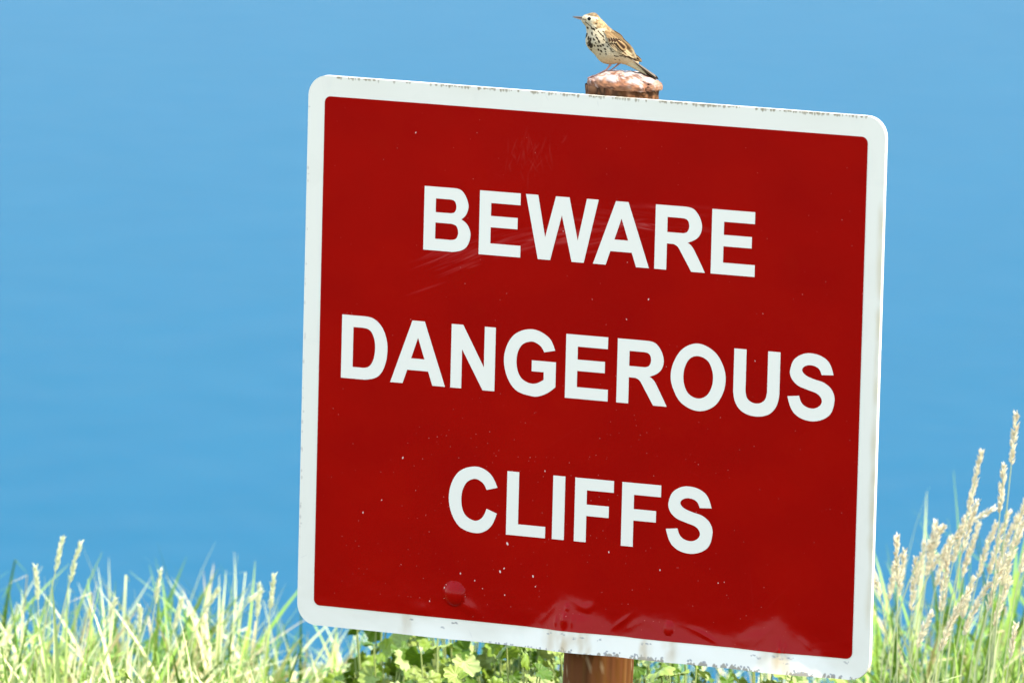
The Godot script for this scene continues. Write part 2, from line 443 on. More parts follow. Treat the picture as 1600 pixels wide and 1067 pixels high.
# ------------------------------------------------------------------ the post
func build_post() -> void:
	var base := Vector3(0.0233, -0.02, -0.046)
	var lean := Vector3(0.0123, 1, 0)                          # it leans a little to the right
	var root := thing("wooden_post", "round weathered brown timber post carrying the red sign, its cap whitened", "post", base)
	var f := FastNoiseLite.new()
	f.seed = 3
	f.frequency = 1.0
	f.fractal_octaves = 4
	var s := Shape.new()
	s.coloured = true
	var rows := 120
	var sides := 72
	var top := 1.266
	for j in rows + 1:
		var y := top * j / rows if j < 60 else lerpf(top * 0.5, top, pow((j - 60) / 60.0, 0.8))
		for k in sides:
			var a := TAU * k / sides
			var c := Vector3(cos(a), 0, sin(a))
			var neck := smoothstep(1.20, 1.23, y)
			var grain := f.get_noise_3d(c.x * 6, y * 1.5, c.z * 6)
			var fine := f.get_noise_3d(c.x * 20, y * 16, c.z * 20)
			var r := 0.0484 + 0.0013 * grain + 0.0004 * fine + neck * (0.0022 + 0.0013 * f.get_noise_3d(c.x * 5, y * 60, c.z * 5) + 0.0012 * f.get_noise_3d(c.x * 15, y * 160, c.z * 15))
			if neck > 0.5: r -= 0.004 * clampf(f.get_noise_3d(c.x * 9 + 7, y * 25, c.z * 9) * 2.5, 0, 1)
			var streak := f.get_noise_3d(c.x * 11, y * 2.2, c.z * 11)
			var col := lin(0.27, 0.115, 0.04).linear_to_srgb()
			col = Color(0.115, 0.043, 0.012).lerp(Color(0.045, 0.018, 0.006), clampf(streak * 1.6 + 0.15, 0, 1))
			col = col.lerp(Color(0.19, 0.085, 0.025), clampf(grain * 1.6 - 0.1, 0, 0.7))
			if f.get_noise_3d(c.x * 30 + 3, y * 24, c.z * 30) > 0.42: col = col.lerp(Color(0.32, 0.22, 0.12), 0.6)
			if neck > 0.2:
				col = col.lerp(Color(0.10, 0.042, 0.02), neck * 0.8)
				if f.get_noise_3d(c.x * 16, y * 90, c.z * 16 + 5) > 0.12: col = col.lerp(Color(0.27, 0.13, 0.06), 0.8)
				if f.get_noise_3d(c.x * 12 + 11, y * 190, c.z * 12) > 0.12: col = col.lerp(Color(0.025, 0.014, 0.008), 0.9)
			s.add(c * r + lean * y, c, col)
	for j in rows:
		for k in sides:
			var a := j * sides + k
			var b := j * sides + (k + 1) % sides
			s.quad(a, b, b + sides, a + sides)
	s.face()
	s.smooth()
	s.face()
	var wood := mat(Color.WHITE, 0.78, true)
	wood.metallic_specular = 0.2
	put("timber", s.mesh(), wood, root)
	# the weathered cap, cut with a bevel, split and whitened by birds
	s = Shape.new()
	s.coloured = true
	var prof := [[0.0480, 0.0], [0.0512, 0.0006], [0.0520, 0.0025], [0.0521, 0.0065], [0.0508, 0.0086], [0.0455, 0.0118], [0.038, 0.0158], [0.029, 0.0192], [0.019, 0.0213], [0.0095, 0.0223], [0.0, 0.0225]]
	var dense := []
	for k in prof.size() - 1:
		for q in 3: dense.append([lerpf(prof[k][0], prof[k + 1][0], q / 3.0), lerpf(prof[k][1], prof[k + 1][1], q / 3.0)])
	sides = 110
	for j in dense.size():
		for k in sides:
			var a := TAU * k / sides
			var c := Vector3(cos(a), 0, sin(a))
			var r: float = dense[j][0]
			var y: float = dense[j][1]
			var p := c * r
			var rough := f.get_noise_3d(p.x * 90, y * 140, p.z * 90)
			var lump := f.get_noise_3d(p.x * 30 + 5, y * 20, p.z * 30)
			r *= 1.0 + 0.032 * rough + 0.022 * lump
			y += 0.0022 * rough + 0.0022 * lump
			# the split, at the front right
			var turn := wrapf(a - 0.93 - 0.06 * sin(y * 500.0), -PI, PI)
			if r > 0.02: r -= 0.004 * exp(-pow(turn / 0.022, 2)) * smoothstep(0.02, 0.045, r)
			var guano := f.get_noise_3d(p.x * 55 + 9, y * 30, p.z * 55) + 0.5 * f.get_noise_3d(p.x * 200, y * 200, p.z * 200)
			var col := Color(0.24, 0.095, 0.036).lerp(Color(0.10, 0.036, 0.015), clampf(0.45 + rough * 2.2, 0, 1))
			col = col.lerp(Color(0.30, 0.155, 0.085), clampf(lump * 2.0, 0, 0.8))
			col = col.lerp(Color(0.50, 0.44, 0.40), clampf((guano + 0.42 * smoothstep(0.006, 0.016, y) - 0.20) * 1.5, 0, 0.72))
			col = col.lerp(Color(0.10, 0.05, 0.03), exp(-pow(turn / 0.035, 2)) * smoothstep(0.02, 0.045, r) * 0.9)
			s.add(Vector3(c.x * r, y, c.z * r), c, col)
	for j in dense.size() - 1:
		for k in sides:
			var a := j * sides + k
			var b := j * sides + (k + 1) % sides
			s.quad(a, b, b + sides, a + sides)
	var tip := s.add(Vector3(0, 0.0225, 0), Vector3.UP, Color(0.8, 0.75, 0.7))
	for k in sides: s.tri(tip, (dense.size() - 1) * sides + k, (dense.size() - 1) * sides + (k + 1) % sides)
	for k in s.n.size(): s.n[k] = Vector3(s.n[k].x, 0.4, s.n[k].z) if s.v[k].y < 0.0088 else Vector3(s.n[k].x * 0.3, 1, s.n[k].z * 0.3)
	s.face()
	s.smooth()
	var cap := put("cap", s.mesh(), mat(Color.WHITE, 0.85, true), root)
	cap.position = lean * 1.2625 + Vector3(0.0035, 0, 0)
	cap.rotation.z = deg_to_rad(-2.8)
	tag(cap, "bevelled post top whitened by birds, with a split")

# ------------------------------------------------------------------ the bird
# its side view is laid out in units of 0.1478 mm, x to the right and y down
const U := 0.0001478
var bird_bones := [[385, 190, 73, 432, 268, 92], [432, 268, 92, 464, 358, 137], [464, 358, 137, 556, 452, 142], [556, 452, 142, 690, 520, 72], [690, 520, 72, 785, 580, 34], [330, 178, 44, 385, 190, 73]]
var bird_thin := 0.86

func bird_field(x: float, y: float, z: float) -> float:
	z /= bird_thin
	var d := 1e9
	for b in bird_bones:
		var ax: float = b[0]
		var ay: float = b[1]
		var dx: float = b[3] - ax
		var dy: float = b[4] - ay
		var t := clampf(((x - ax) * dx + (y - ay) * dy) / (dx * dx + dy * dy), 0.0, 1.0)
		var px := x - ax - dx * t
		var py := y - ay - dy * t
		var e := sqrt(px * px + py * py + z * z) - lerpf(b[2], b[5], t)
		var h := maxf(22.0 - absf(d - e), 0.0) / 22.0
		d = minf(d, e) - h * h * 5.5
	return d

func bird_side(x: float, y: float) -> float:               # half thickness at x, y (0 outside)
	if bird_field(x, y, 0) > 0.0: return 0.0
	var lo := 0.0
	var hi := 160.0
	for k in 16:
		var mid := (lo + hi) / 2
		if bird_field(x, y, mid) < 0.0: lo = mid
		else: hi = mid
	return lo

func bird_point(x: float, y: float, z: float) -> Vector3:
	return Vector3((x - 545) * U, (680 - y) * U, z * U)

var streaks := []

func bird_colour(x: float, y: float, z: float, f: FastNoiseLite) -> Color:
	var cream := Color(0.46, 0.38, 0.24)
	var buff := Color(0.235, 0.165, 0.085)
	var dark := Color(0.018, 0.012, 0.008)
	var brown := Color(0.17, 0.10, 0.045)
	# along the back: how far towards the upper right edge of the body
	var back := (x - 430) * 0.60 - (y - 300) * 0.80
	var side := absf(z)
	var col := cream.lerp(Color(0.48, 0.35, 0.19), smoothstep(440.0, 590.0, y + 0.1 * x - 50) * 0.85)
	var up := smoothstep(60.0, 120.0, back + 0.15 * (100 - side))
	if x > 420 or y > 250: col = col.lerp(buff, up)
	var fleck := f.get_noise_3d(x * 0.9, y * 0.9, z * 0.9)
	var fine := f.get_noise_3d(x * 2.4 + 60, y * 2.4, z * 2.4)
	if up > 0.5 and (x > 430): col = col.lerp(brown, clampf(fleck * 4.0, 0, 0.85))
	col = col.lerp(col * 0.78, clampf(fine * 1.4, 0, 0.6))
	for s in streaks:
		var dx: float = x - s[0]
		var dy: float = y - s[1]
		if absf(dx) > 48 or absf(dy) > 48: continue
		var q: float = pow((dx * s[4] + dy * s[5]) / s[2], 2) + pow((-dx * s[5] + dy * s[4]) / s[3], 2)
		q += fine * 0.5
		if q < 1.0: col = col.lerp(dark, clampf((1.0 - q) * 3.0, 0, 0.95))
	if y < 262 and x < 520:
		# crown, eye stripe, ear coverts, moustache
		var head := Vector2(x - 385, y - 190)
		if head.y < -38 + 0.25 * head.x + 4:
			col = buff.lerp(Color(0.13, 0.08, 0.04), clampf(0.35 + fleck * 2.2, 0, 1))
			if head.y > -52 + 0.25 * head.x: col = col.lerp(cream, 0.35)
		elif head.x > 42 and head.y < 60:
			col = Color(0.34, 0.25, 0.125).lerp(brown, clampf(0.1 + fleck * 2.4, 0, 0.7))
		var ear := Vector2((x - 415) / 40.0, (y - 203) / 22.0).length()
		if ear < 1.0: col = col.lerp(Color(0.28, 0.18, 0.08), (1.0 - ear) * 1.3 if ear > 0.25 else 0.9)
		var spot := Vector2((x - 424) / 11.0, (y - 208) / 9.0).length()
		if spot < 1.0: col = col.lerp(dark, 0.75)
		var lore := absf((y - 172) - 0.06 * (x - 300))
		if x < 350 and lore < 8 and x > 296: col = col.lerp(brown, 0.8)
		var brow := absf((y - 148) - 0.16 * (x - 350))
		if x > 320 and x < 440 and brow < 9: col = col.lerp(Color(0.56, 0.50, 0.34), 0.85)
		var must := absf((y - 212) - 0.75 * (x - 345))
		if x > 318 and x < 385 and must < 7: col = col.lerp(dark, 0.7)
		var ring := Vector2(x - 360, y - 165).length()
		if ring < 27: col = Color(0.54, 0.48, 0.32)
	return col

func feather(s: Shape, a: Vector2, b: Vector2, wide: float, layer: float, z_side: float, core: Color, edge: Color, least := 30.0, core_share := 0.62) -> void:
	var d := (b - a).normalized()
	var across := Vector2(-d.y, d.x)
	var first := s.v.size()
	var long := 9
	for j in long + 1:
		var t := j / float(long)
		var half := wide * 0.5 * (0.55 + 0.45 * sin(minf(t * 1.5, 1.0) * PI / 2)) * sqrt(maxf(0.0, 1.0 - pow(maxf(0.0, (t - 0.62) / 0.38), 2.2)))
		for k in 7:
			var u := (k - 3) / 3.0
			var p := a.lerp(b, t) + across * u * half
			var z := maxf(bird_side(p.x, p.y), least * (1.0 - 0.35 * t)) + 3.0 + layer + 2.5 * (1.0 - u * u) + 2.0 * t
			var col := core if absf(u) < core_share and t < 0.86 else edge
			s.add(bird_point(p.x, p.y, z * z_side), Vector3.ZERO, col)
	for j in long:
		for k in 6:
			var q := first + j * 7 + k
			if z_side > 0: s.quad(q, q + 1, q + 8, q + 7)
			else: s.quad(q, q + 7, q + 8, q + 1)

func build_bird() -> void:
	var root := thing("small_bird", "small streaked brown and cream bird standing on the post top, facing left", "bird", Vector3(0.0203, 1.2612, -0.046))
	root.rotation = Vector3(0, deg_to_rad(0.0), deg_to_rad(1.55))
	rng.seed = 77
	var f := FastNoiseLite.new()
	f.seed = 9
	f.frequency = 0.03
	# dark drops on the breast and flank: x, y, half length, half width, direction
	for p in [[345, 250, 14, 8, 60], [395, 255, 22, 9, 20], [425, 250, 14, 7, 40], [335, 320, 22, 8, 110], [352, 345, 20, 8, 100], [322, 345, 16, 6, 95], [385, 300, 16, 7, 80], [405, 262, 14, 6, 60], [465, 300, 18, 6, 45], [486, 322, 18, 7, 55], [432, 340, 18, 7, 60], [448, 368, 20, 8, 65], [402, 352, 14, 8, 70], [372, 352, 18, 9, 100], [362, 385, 22, 14, 90], [378, 412, 26, 15, 95], [408, 410, 11, 7, 60], [440, 412, 12, 9, 40], [465, 412, 12, 8, 45], [486, 402, 14, 9, 40], [506, 440, 14, 8, 35], [445, 448, 14, 7, 60], [470, 460, 16, 8, 50], [462, 490, 8, 5, 60], [514, 485, 11, 6, 70], [496, 355, 14, 6, 50], [520, 378, 16, 6, 40], [540, 400, 14, 6, 45], [420, 312, 9, 6, 70], [445, 278, 9, 6, 60], [488, 280, 10, 6, 40], [528, 415, 10, 5, 40], [575, 462, 18, 5, 25], [610, 508, 26, 5, 12], [655, 508, 22, 5, 10], [690, 520, 14, 5, 15], [600, 540, 8, 4, 30], [640, 548, 9, 4, 20], [560, 440, 14, 5, 35], [355, 410, 10, 14, 20], [378, 455, 10, 6, 60], [340, 395, 10, 5, 80], [420, 385, 12, 5, 65], [512, 465, 8, 5, 40]]:
		streaks.append([p[0], p[1], p[2] * 1.12, p[3] * 1.22, cos(deg_to_rad(p[4])), sin(deg_to_rad(p[4]))])
	# the body: one skin over the joined bones, by surface nets
	var cell := 5.6
	var lo := Vector3(280, 100, -132)
	var nx := int(560 / cell)
	var ny := int(520 / cell)
	var nz := int(264 / cell) + 1
	var val := PackedFloat32Array()
	val.resize(nx * ny * nz)
	for k in nz:
		for j in ny:
			for i in nx:
				val[(k * ny + j) * nx + i] = bird_field(lo.x + i * cell, lo.y + j * cell, lo.z + k * cell)
	var s := Shape.new()
	s.coloured = true
	var where := {}
	var corner := [0, 1, nx, nx + 1, nx * ny, nx * ny + 1, nx * ny + nx, nx * ny + nx + 1]
	for k in nz - 1:
		for j in ny - 1:
			for i in nx - 1:
				var at := (k * ny + j) * nx + i
				var inside := 0
				for q in corner:
					if val[at + q] < 0.0: inside += 1
				if inside == 0 or inside == 8: continue
				var sum := Vector3.ZERO
				var count := 0
				for e in 12:
					var a: int
					var b: int
					if e < 4:
						a = [0, 2, 4, 6][e]; b = a + 1
					elif e < 8:
						a = [0, 1, 4, 5][e - 4]; b = a + 2
					else:
						a = e - 8; b = a + 4
					var va := val[at + corner[a]]
					var vb := val[at + corner[b]]
					if (va < 0.0) == (vb < 0.0): continue
					var pa := Vector3(a & 1, (a >> 1) & 1, a >> 2)
					var pb := Vector3(b & 1, (b >> 1) & 1, b >> 2)
					sum += pa.lerp(pb, va / (va - vb))
					count += 1
				var p := lo + (Vector3(i, j, k) + sum / count) * cell
				var g := Vector3(bird_field(p.x + 2, p.y, p.z) - bird_field(p.x - 2, p.y, p.z), bird_field(p.x, p.y + 2, p.z) - bird_field(p.x, p.y - 2, p.z), bird_field(p.x, p.y, p.z + 2) - bird_field(p.x, p.y, p.z - 2))
				var ruffle := f.get_noise_3d(p.x * 2.2, p.y * 2.2, p.z * 2.2) * 4.0
				p += g.normalized() * ruffle
				where[at] = s.add(bird_point(p.x, p.y, p.z), Vector3(g.x, -g.y, g.z).normalized(), bird_colour(p.x, p.y, p.z, f))
	for k in range(1, nz - 1):
		for j in range(1, ny - 1):
			for i in range(1, nx - 1):
				var at := (k * ny + j) * nx + i
				var here := val[at] < 0.0
				for e in 3:
					var step: int = [1, nx, nx * ny][e]
					if here == (val[at + step] < 0.0): continue
					var u: int = [nx, nx * ny, 1][e]
					var v: int = [nx * ny, 1, nx][e]
					s.quad(where[at - u - v], where[at - v], where[at], where[at - u])
	s.face()
	s.smooth()
	var plumage := mat(Color.WHITE, 0.85, true)
	plumage.metallic_specular = 0.2
	put("body", s.mesh(), plumage, root)
	# eyes
	var ball := SphereMesh.new()
	ball.radius = 0.0026
	ball.height = 0.0052
	ball.radial_segments = 20
	ball.rings = 12
	var wet := mat(lin(0.006, 0.004, 0.003), 0.12)
	wet.metallic_specular = 0.3
	for side in [1.0, -1.0]:
		var o := put("eye", ball, wet, root)
		o.position = bird_point(360, 165, side * (bird_side(360, 165) - 3))
	# bill: two tapering halves
	var horn := mat(Color.WHITE, 0.45, true)
	s = Shape.new()
	s.coloured = true
	tube(s, [bird_point(318, 168, 0), bird_point(290, 160, 0), bird_point(250, 155, 0), bird_point(220, 152, 0), bird_point(203, 154, 0)], [15 * U, 12.5 * U, 8.5 * U, 5 * U, 1.5 * U], 10, Color(0.07, 0.055, 0.05))
	s.face()
	var bill := put("bill", s.mesh(), horn, root)
	s = Shape.new()
	s.coloured = true
	tube(s, [bird_point(318, 182, 0), bird_point(290, 175, 0), bird_point(250, 165, 0), bird_point(215, 157, 0)], [11 * U, 9 * U, 6 * U, 2 * U], 10, Color(0.42, 0.27, 0.20))
	s.face()
	put("lower_mandible", s.mesh(), horn, bill)
	# wings
	var vane := mat(Color.WHITE, 0.75, true)
	vane.metallic_specular = 0.2
	var dark := Color(0.030, 0.015, 0.007)
	var mid := Color(0.105, 0.056, 0.024)
	var buff := Color(0.26, 0.165, 0.075)
	var pale := Color(0.40, 0.30, 0.165)
	for side in [1.0, -1.0]:
		s = Shape.new()
		s.coloured = true
		# scapulars
		for q in [[505, 275, 590, 330, 50, 10], [535, 285, 640, 352, 52, 14], [560, 285, 675, 365, 46, 18], [520, 310, 600, 365, 44, 12], [590, 310, 700, 400, 40, 22]]:
			feather(s, Vector2(q[0], q[1]), Vector2(q[2], q[3]), q[4], q[5], side, mid.lerp(buff, 0.45), buff, 60, 0.4)
		# median coverts: dark centres, pale tips
		for q in [[540, 335, 556, 378, 27, 24], [560, 334, 584, 380, 27, 25], [582, 336, 610, 382, 27, 26], [604, 340, 636, 384, 27, 27], [626, 346, 662, 384, 26, 28]]:
			feather(s, Vector2(q[0], q[1]), Vector2(q[2], q[3]), q[4], q[5], side, dark, pale, 70, 0.74)
		s.smooth()
		var wing := put("wing", s.mesh(), vane, root)
		var rows := [
			[640, 470, 826, 562, 34, 0, dark, mid], [660, 450, 846, 570, 34, 4, dark, mid], [690, 450, 850, 566, 30, 8, dark, buff],
			[548, 385, 650, 462, 44, 8, mid, pale], [566, 384, 690, 488, 44, 10, mid, pale], [590, 384, 730, 512, 44, 12, mid, pale],
			[620, 372, 800, 536, 56, 16, mid.lerp(buff, 0.4), pale], [640, 362, 780, 500, 56, 20, mid.lerp(buff, 0.55), pale],
			[622, 366, 704, 450, 54, 34, dark, buff], [668, 372, 752, 462, 44, 24, mid, buff]]
		for q in rows:
			s = Shape.new()
			s.coloured = true
			feather(s, Vector2(q[0], q[1]), Vector2(q[2], q[3]), q[4], q[5], side, q[6], q[7], 46, 0.6)
			s.smooth()
			put("feather", s.mesh(), vane, wing)
	# tail: long narrow feathers, the outer ones white
	for q in [[-2.0, 0.0], [-1.0, 3.0], [0.0, 6.0], [1.0, 3.0], [2.0, 0.0]]:
		s = Shape.new()
		s.coloured = true
		var a := bird_point(735, 545, q[0] * 12)
		var shift: float = q[0] * 13
		var b := bird_point(1000 - absf(q[0]) * 14, 735 - shift * 0.4, q[0] * 20)
		var d := (b - a).normalized()
		var across := Vector3(0.40, 0.42, 0.85).normalized()
		across = (across - d * across.dot(d)).normalized()
		var nrm := d.cross(across)
		for j in 13:
			var t := j / 12.0
			var half := (15 + 17 * t) * U * sqrt(maxf(0.02, 1.0 - pow(maxf(0.0, (t - 0.88) / 0.12), 2)))
			for k in 7:
				var u := (k - 3) / 3.0
				var col := Color(0.03, 0.02, 0.013) if absf(u) < 0.68 else Color(0.30, 0.22, 0.11)
				if q[0] == 2.0 and u > -0.2: col = Color(0.62, 0.58, 0.48)
				if q[0] == -2.0 and u < 0.2: col = Color(0.42, 0.36, 0.2)
				s.add(a.lerp(b, t) + across * (u * half + q[0] * (8 + 6 * t) * U) + nrm * ((1.0 - u * u) * 2.0 + q[1] * 0.6) * U * -1.0, Vector3.ZERO, col)
		for j in 12:
			for k in 6:
				var p := j * 7 + k
				s.quad(p, p + 7, p + 8, p + 1)
		s.smooth()
		put("tail_feather", s.mesh(), vane, root)
	# undertail coverts
	s = Shape.new()
	s.coloured = true
	tube(s, [bird_point(680, 540, 0), bird_point(760, 590, 0), bird_point(830, 645, 0), bird_point(890, 690, 0)], [48 * U, 36 * U, 20 * U, 5 * U], 12, Color(0.42, 0.35, 0.2))
	s.face()
	put("undertail", s.mesh(), plumage, root)
	# legs with toes
	var skin := mat(lin(0.36, 0.16, 0.11), 0.55)
	for l in [[560, 590, 38, 520, 640, 42, 402, 702, 46], [650, 580, -34, 606, 618, -30, 540, 668, -26]]:
		s = Shape.new()
		var hip := bird_point(l[0], l[1], l[2])
		var knee := bird_point(l[3], l[4], l[5])
		var foot := bird_point(l[6], l[7], l[8])
		tube(s, [hip, hip.lerp(knee, 0.5), knee], [13 * U, 9 * U, 7 * U], 8)
		tube(s, [knee, knee.lerp(foot, 0.5), foot], [7.5 * U, 5.2 * U, 6 * U], 8)
		for toe in [[-46, 7, 22], [-52, 9, -2], [-40, 7, -26], [40, 7, 4]]:
			var tip := foot + Vector3(toe[0], -toe[1] * 1.3, toe[2]) * U
			var mid_toe := foot.lerp(tip, 0.5) + Vector3(0, 4 * U, 0)
			tube(s, [foot, mid_toe, tip, tip + Vector3(signf(toe[0]) * 9, -5, 0) * U], [5.5 * U, 4.6 * U, 3.6 * U, 1.0 * U], 6)
		s.face()
		put("leg", s.mesh(), skin, root)

# ------------------------------------------------------------------ ground and sea
func ground_height(x: float, z: float) -> float:
	var y := 0.06 * z if z < 0 else 0.1 * z
	if z > 14: y = 1.4 + (z - 14) * 0.03
	y += 0.03 * noise.get_noise_2d(x * 9, z * 9) + 0.10 * noise.get_noise_2d(x * 0.9 + 40, z * 0.9) * smoothstep(2.0, 8.0, absf(x) + absf(z) * 0.4)
	return y

func build_ground() -> void:
	var s := Shape.new()
	var zs := []
	var z := 60.0
	while z > -2.75:
		zs.append(z)
		z -= maxf(0.09, absf(z) * 0.07)
	zs.append_array([-2.75, -2.8, -2.86, -2.95, -3.1, -3.5, -4.2, -5.5, -7, -9, -11])
	var drop := {-2.8: 0.04, -2.86: 0.12, -2.95: 0.35, -3.1: 1.0, -3.5: 4.0, -4.2: 12.0, -5.5: 28.0, -7.0: 44.0, -9.0: 56.0, -11.0: 64.0}
	var xs := []
	for k in range(-70, 71): xs.append(signf(k) * (0.06 * absf(k) + 75.0 * pow(absf(k) / 70.0, 3.2)))
	for zz in zs:
		for x in xs:
			var edge := 0.25 * noise.get_noise_2d(x * 2.5, 77.0) + 1.5 * noise.get_noise_2d(x * 0.25, 31.0) * smoothstep(3.0, 12.0, absf(x))
			var q: float = zz
			var y := ground_height(x, maxf(q, -2.75))
			if drop.has(q): y -= drop[q]
			var shift := edge * smoothstep(0.0, -2.6, q)
			if drop.has(q) and drop[q] > 1.0: shift += 0.9 * noise.get_noise_3d(x * 1.2, y * 0.8, 5.0) * minf(1.0, drop[q] / 10.0)
			s.add(Vector3(x, y, q + shift))
	var w := xs.size()
	for j in zs.size() - 1:
		for k in w - 1:
			var a := j * w + k
			s.quad(a, a + w, a + w + 1, a + 1)
	s.smooth()
	var m := mat(Color.WHITE, 0.95)
	var tex := NoiseTexture2D.new()
	var f := FastNoiseLite.new()
	f.seed = 8
	f.frequency = 0.02
	f.fractal_octaves = 5
	tex.noise = f
	tex.seamless = true
	tex.width = 512
	tex.height = 512
	var ramp := Gradient.new()
	ramp.offsets = PackedFloat32Array([0.0, 0.4, 0.62, 1.0])
	ramp.colors = PackedColorArray([lin(0.028, 0.030, 0.012), lin(0.04, 0.045, 0.016), lin(0.055, 0.06, 0.02), lin(0.10, 0.08, 0.045)])
	tex.color_ramp = ramp
	m.albedo_texture = tex
	m.uv1_triplanar = true
	m.uv1_world_triplanar = true
	m.uv1_scale = Vector3(0.8, 0.8, 0.8)
	m.metallic_specular = 0.15
	var g := put("ground", s.mesh(), m)
	tag(g, "grassy cliff top ground", "", "", "structure")

func build_sea() -> void:
	var p := PlaneMesh.new()
	p.size = Vector2(24000, 16000)
	var m := mat(Color.WHITE, 0.32)
	var tex := NoiseTexture2D.new()
	var f := FastNoiseLite.new()
	f.seed = 14
	f.frequency = 0.008
	f.fractal_octaves = 5
	f.fractal_gain = 0.6
	tex.noise = f
	tex.seamless = true
	tex.width = 1024
	tex.height = 1024
	var ramp := Gradient.new()
	ramp.offsets = PackedFloat32Array([0.0, 1.0])
	ramp.colors = PackedColorArray([lin(0.0044, 0.0745, 0.132), lin(0.0062, 0.0805, 0.140)])
	tex.color_ramp = ramp
	m.albedo_texture = tex
	var bumps := NoiseTexture2D.new()
	var f2 := FastNoiseLite.new()
	f2.seed = 15
	f2.frequency = 0.03
	f2.fractal_octaves = 4
	bumps.noise = f2
	bumps.seamless = true
	bumps.width = 512
	bumps.height = 512
	bumps.as_normal_map = true
	bumps.bump_strength = 5.0
	m.normal_enabled = true
	m.normal_texture = bumps
	m.normal_scale = 0.1
	m.uv1_triplanar = true
	m.uv1_world_triplanar = true
	m.uv1_scale = Vector3(0.011, 0.011, 0.011)
	m.metallic_specular = 0.026
	var o := put("sea", p, m)
	o.position = Vector3(0, -60, -7900)
	tag(o, "calm blue sea far below the cliff top", "", "", "structure")

# ------------------------------------------------------------------ plants
func blade_mesh(bend: float, wide: float, steps: int) -> ArrayMesh:
	# one grass blade of height 1, folded along its middle
	var s := Shape.new()
	for j in steps + 1:
		var t := j / float(steps)
		var half := wide * (1.0 - pow(t, 2.2)) * (0.7 + 0.3 * sin(t * PI)) + 0.0006
		var p := Vector3(0, t * (1.0 - 0.28 * bend * t), bend * t * t * 0.8)
		for u in [-1.0, 0.0, 1.0]:
			s.add(p + Vector3(u * half, 0, -absf(u) * half * 0.5))
	for j in steps:
		for k in 2:
			var a := j * 3 + k
			s.quad(a, a + 1, a + 4, a + 3)
	s.smooth()
	return s.mesh()

func kinked_blade(at: float, wide: float) -> ArrayMesh:
	# a blade of height 1 that has snapped and hangs over
	var s := Shape.new()
	var p := Vector3.ZERO
	for j in 9:
		var t := j / 8.0
		var half := wide * (1.0 - pow(t, 3.0)) + 0.0005
		for u in [-1.0, 0.0, 1.0]: s.add(p + Vector3(u * half, 0, -absf(u) * half * 0.5))
		var d := Vector3(0, 1, 0.12) if t < at else Vector3(0.1, -0.35, 0.95)
		p += d.normalized() / 8.0
	for j in 8:
		for k in 2: s.quad(j * 3 + k, j * 3 + k + 1, j * 3 + k + 4, j * 3 + k + 3)
	s.smooth()
	return s.mesh()

func leafy(c: Color, rough := 0.6, light := 0.5) -> StandardMaterial3D:
	var m := mat(c, rough, true)
	m.metallic_specular = 0.35
	m.backlight_enabled = true
	m.backlight = Color(light, light, light * 0.8)
	return m

func tall(x: float, z: float) -> float:                     # how high the grass stands at x, z
	var h := 0.34
	h = lerpf(h, 0.25, smoothstep(-0.62, -0.34, x))
	h = lerpf(h, 0.42, smoothstep(0.38, 0.62, x))
	h *= 1.0 + 0.28 * noise.get_noise_2d(x * 55 + 300, z * 30)
	return h

func build_grass() -> void:
	var meshes := [blade_mesh(0.3, 0.011, 7), blade_mesh(0.6, 0.015, 8), blade_mesh(1.0, 0.012, 9), blade_mesh(0.4, 0.006, 7), kinked_blade(0.62, 0.011), kinked_blade(0.8, 0.009)]
	var m := leafy(Color(1.0, 1.0, 0.98), 0.5, 0.5)
	rng.seed = 101
	var at := [[], [], [], [], [], []]
	var tint := [[], [], [], [], [], []]
	var tries := 0
	while tries < 19000:
		tries += 1
		var x := rng.randf_range(-1.7, 1.6)
		var z := rng.randf_range(-2.6, -0.28)
		var leafland: bool = x > -0.36 and x < 0.47 and z > -1.75
		if leafland and rng.randf() < (0.78 if z > -1.3 else 0.4): continue
		if z > -0.6 and rng.randf() < 0.7: continue
		var k: int = rng.randi() % 4 if rng.randf() < 0.8 else 4 + rng.randi() % 2
		var h := tall(x, z) * lerpf(0.42, 1.12, pow(rng.randf(), 1.9))
		if leafland: h *= 0.8
		if z > -0.65: h = minf(h, 0.27)
		if x < 0.35: h = minf(h, 0.37)
		var lean := Basis(Vector3(rng.randfn(), 0, rng.randfn()).normalized(), absf(rng.randfn()) * 0.27) * Basis(Vector3.FORWARD, 0.17)
		var b := lean * Basis(Vector3.UP, rng.randf() * TAU)
		b = b.scaled_local(Vector3(lerpf(h, 0.4, 0.7) * rng.randf_range(0.7, 1.3), h, h))
		at[k].append(Transform3D(b, Vector3(x, ground_height(x, z) - 0.01, z)))
		var right := smoothstep(0.35, 0.6, x)
		var q := rng.randf()
		var c := Color(0.34, 0.44, 0.10).lerp(Color(0.19, 0.33, 0.035), rng.randf())
		if q < 0.35 - 0.2 * right: c = Color(0.64, 0.65, 0.34)
		elif q > 0.90: c = Color(0.56, 0.45, 0.25)
		elif q > 0.60: c = Color(0.075, 0.17, 0.014)
		if right > 0.3 and q < 0.75: c = c.lerp(Color(0.17, 0.30, 0.03), 0.4 * right)
		tint[k].append(c)
	for k in 6: scatter("meadow_grass", meshes[k], m, at[k], tint[k], "tall pale green and straw grass blades along the cliff edge")
	# short turf in front and around
	at = []
	tint = []
	for q in 15000:
		var x := rng.randfn() * 1.6
		var z := rng.randf_range(-0.9, 4.5)
		var h := rng.randf_range(0.035, 0.10)
		var b := Basis(Vector3.UP, rng.randf() * TAU) * Basis(Vector3.RIGHT, rng.randfn() * 0.3)
		at.append(Transform3D(b.scaled_local(Vector3(0.22, h, h)), Vector3(x, ground_height(x, z) - 0.004, z)))
		tint.append(Color(0.05, 0.08, 0.018).lerp(Color(0.12, 0.11, 0.05), rng.randf()))
	scatter("short_turf", meshes[1], m, at, tint, "short green turf round the foot of the post")

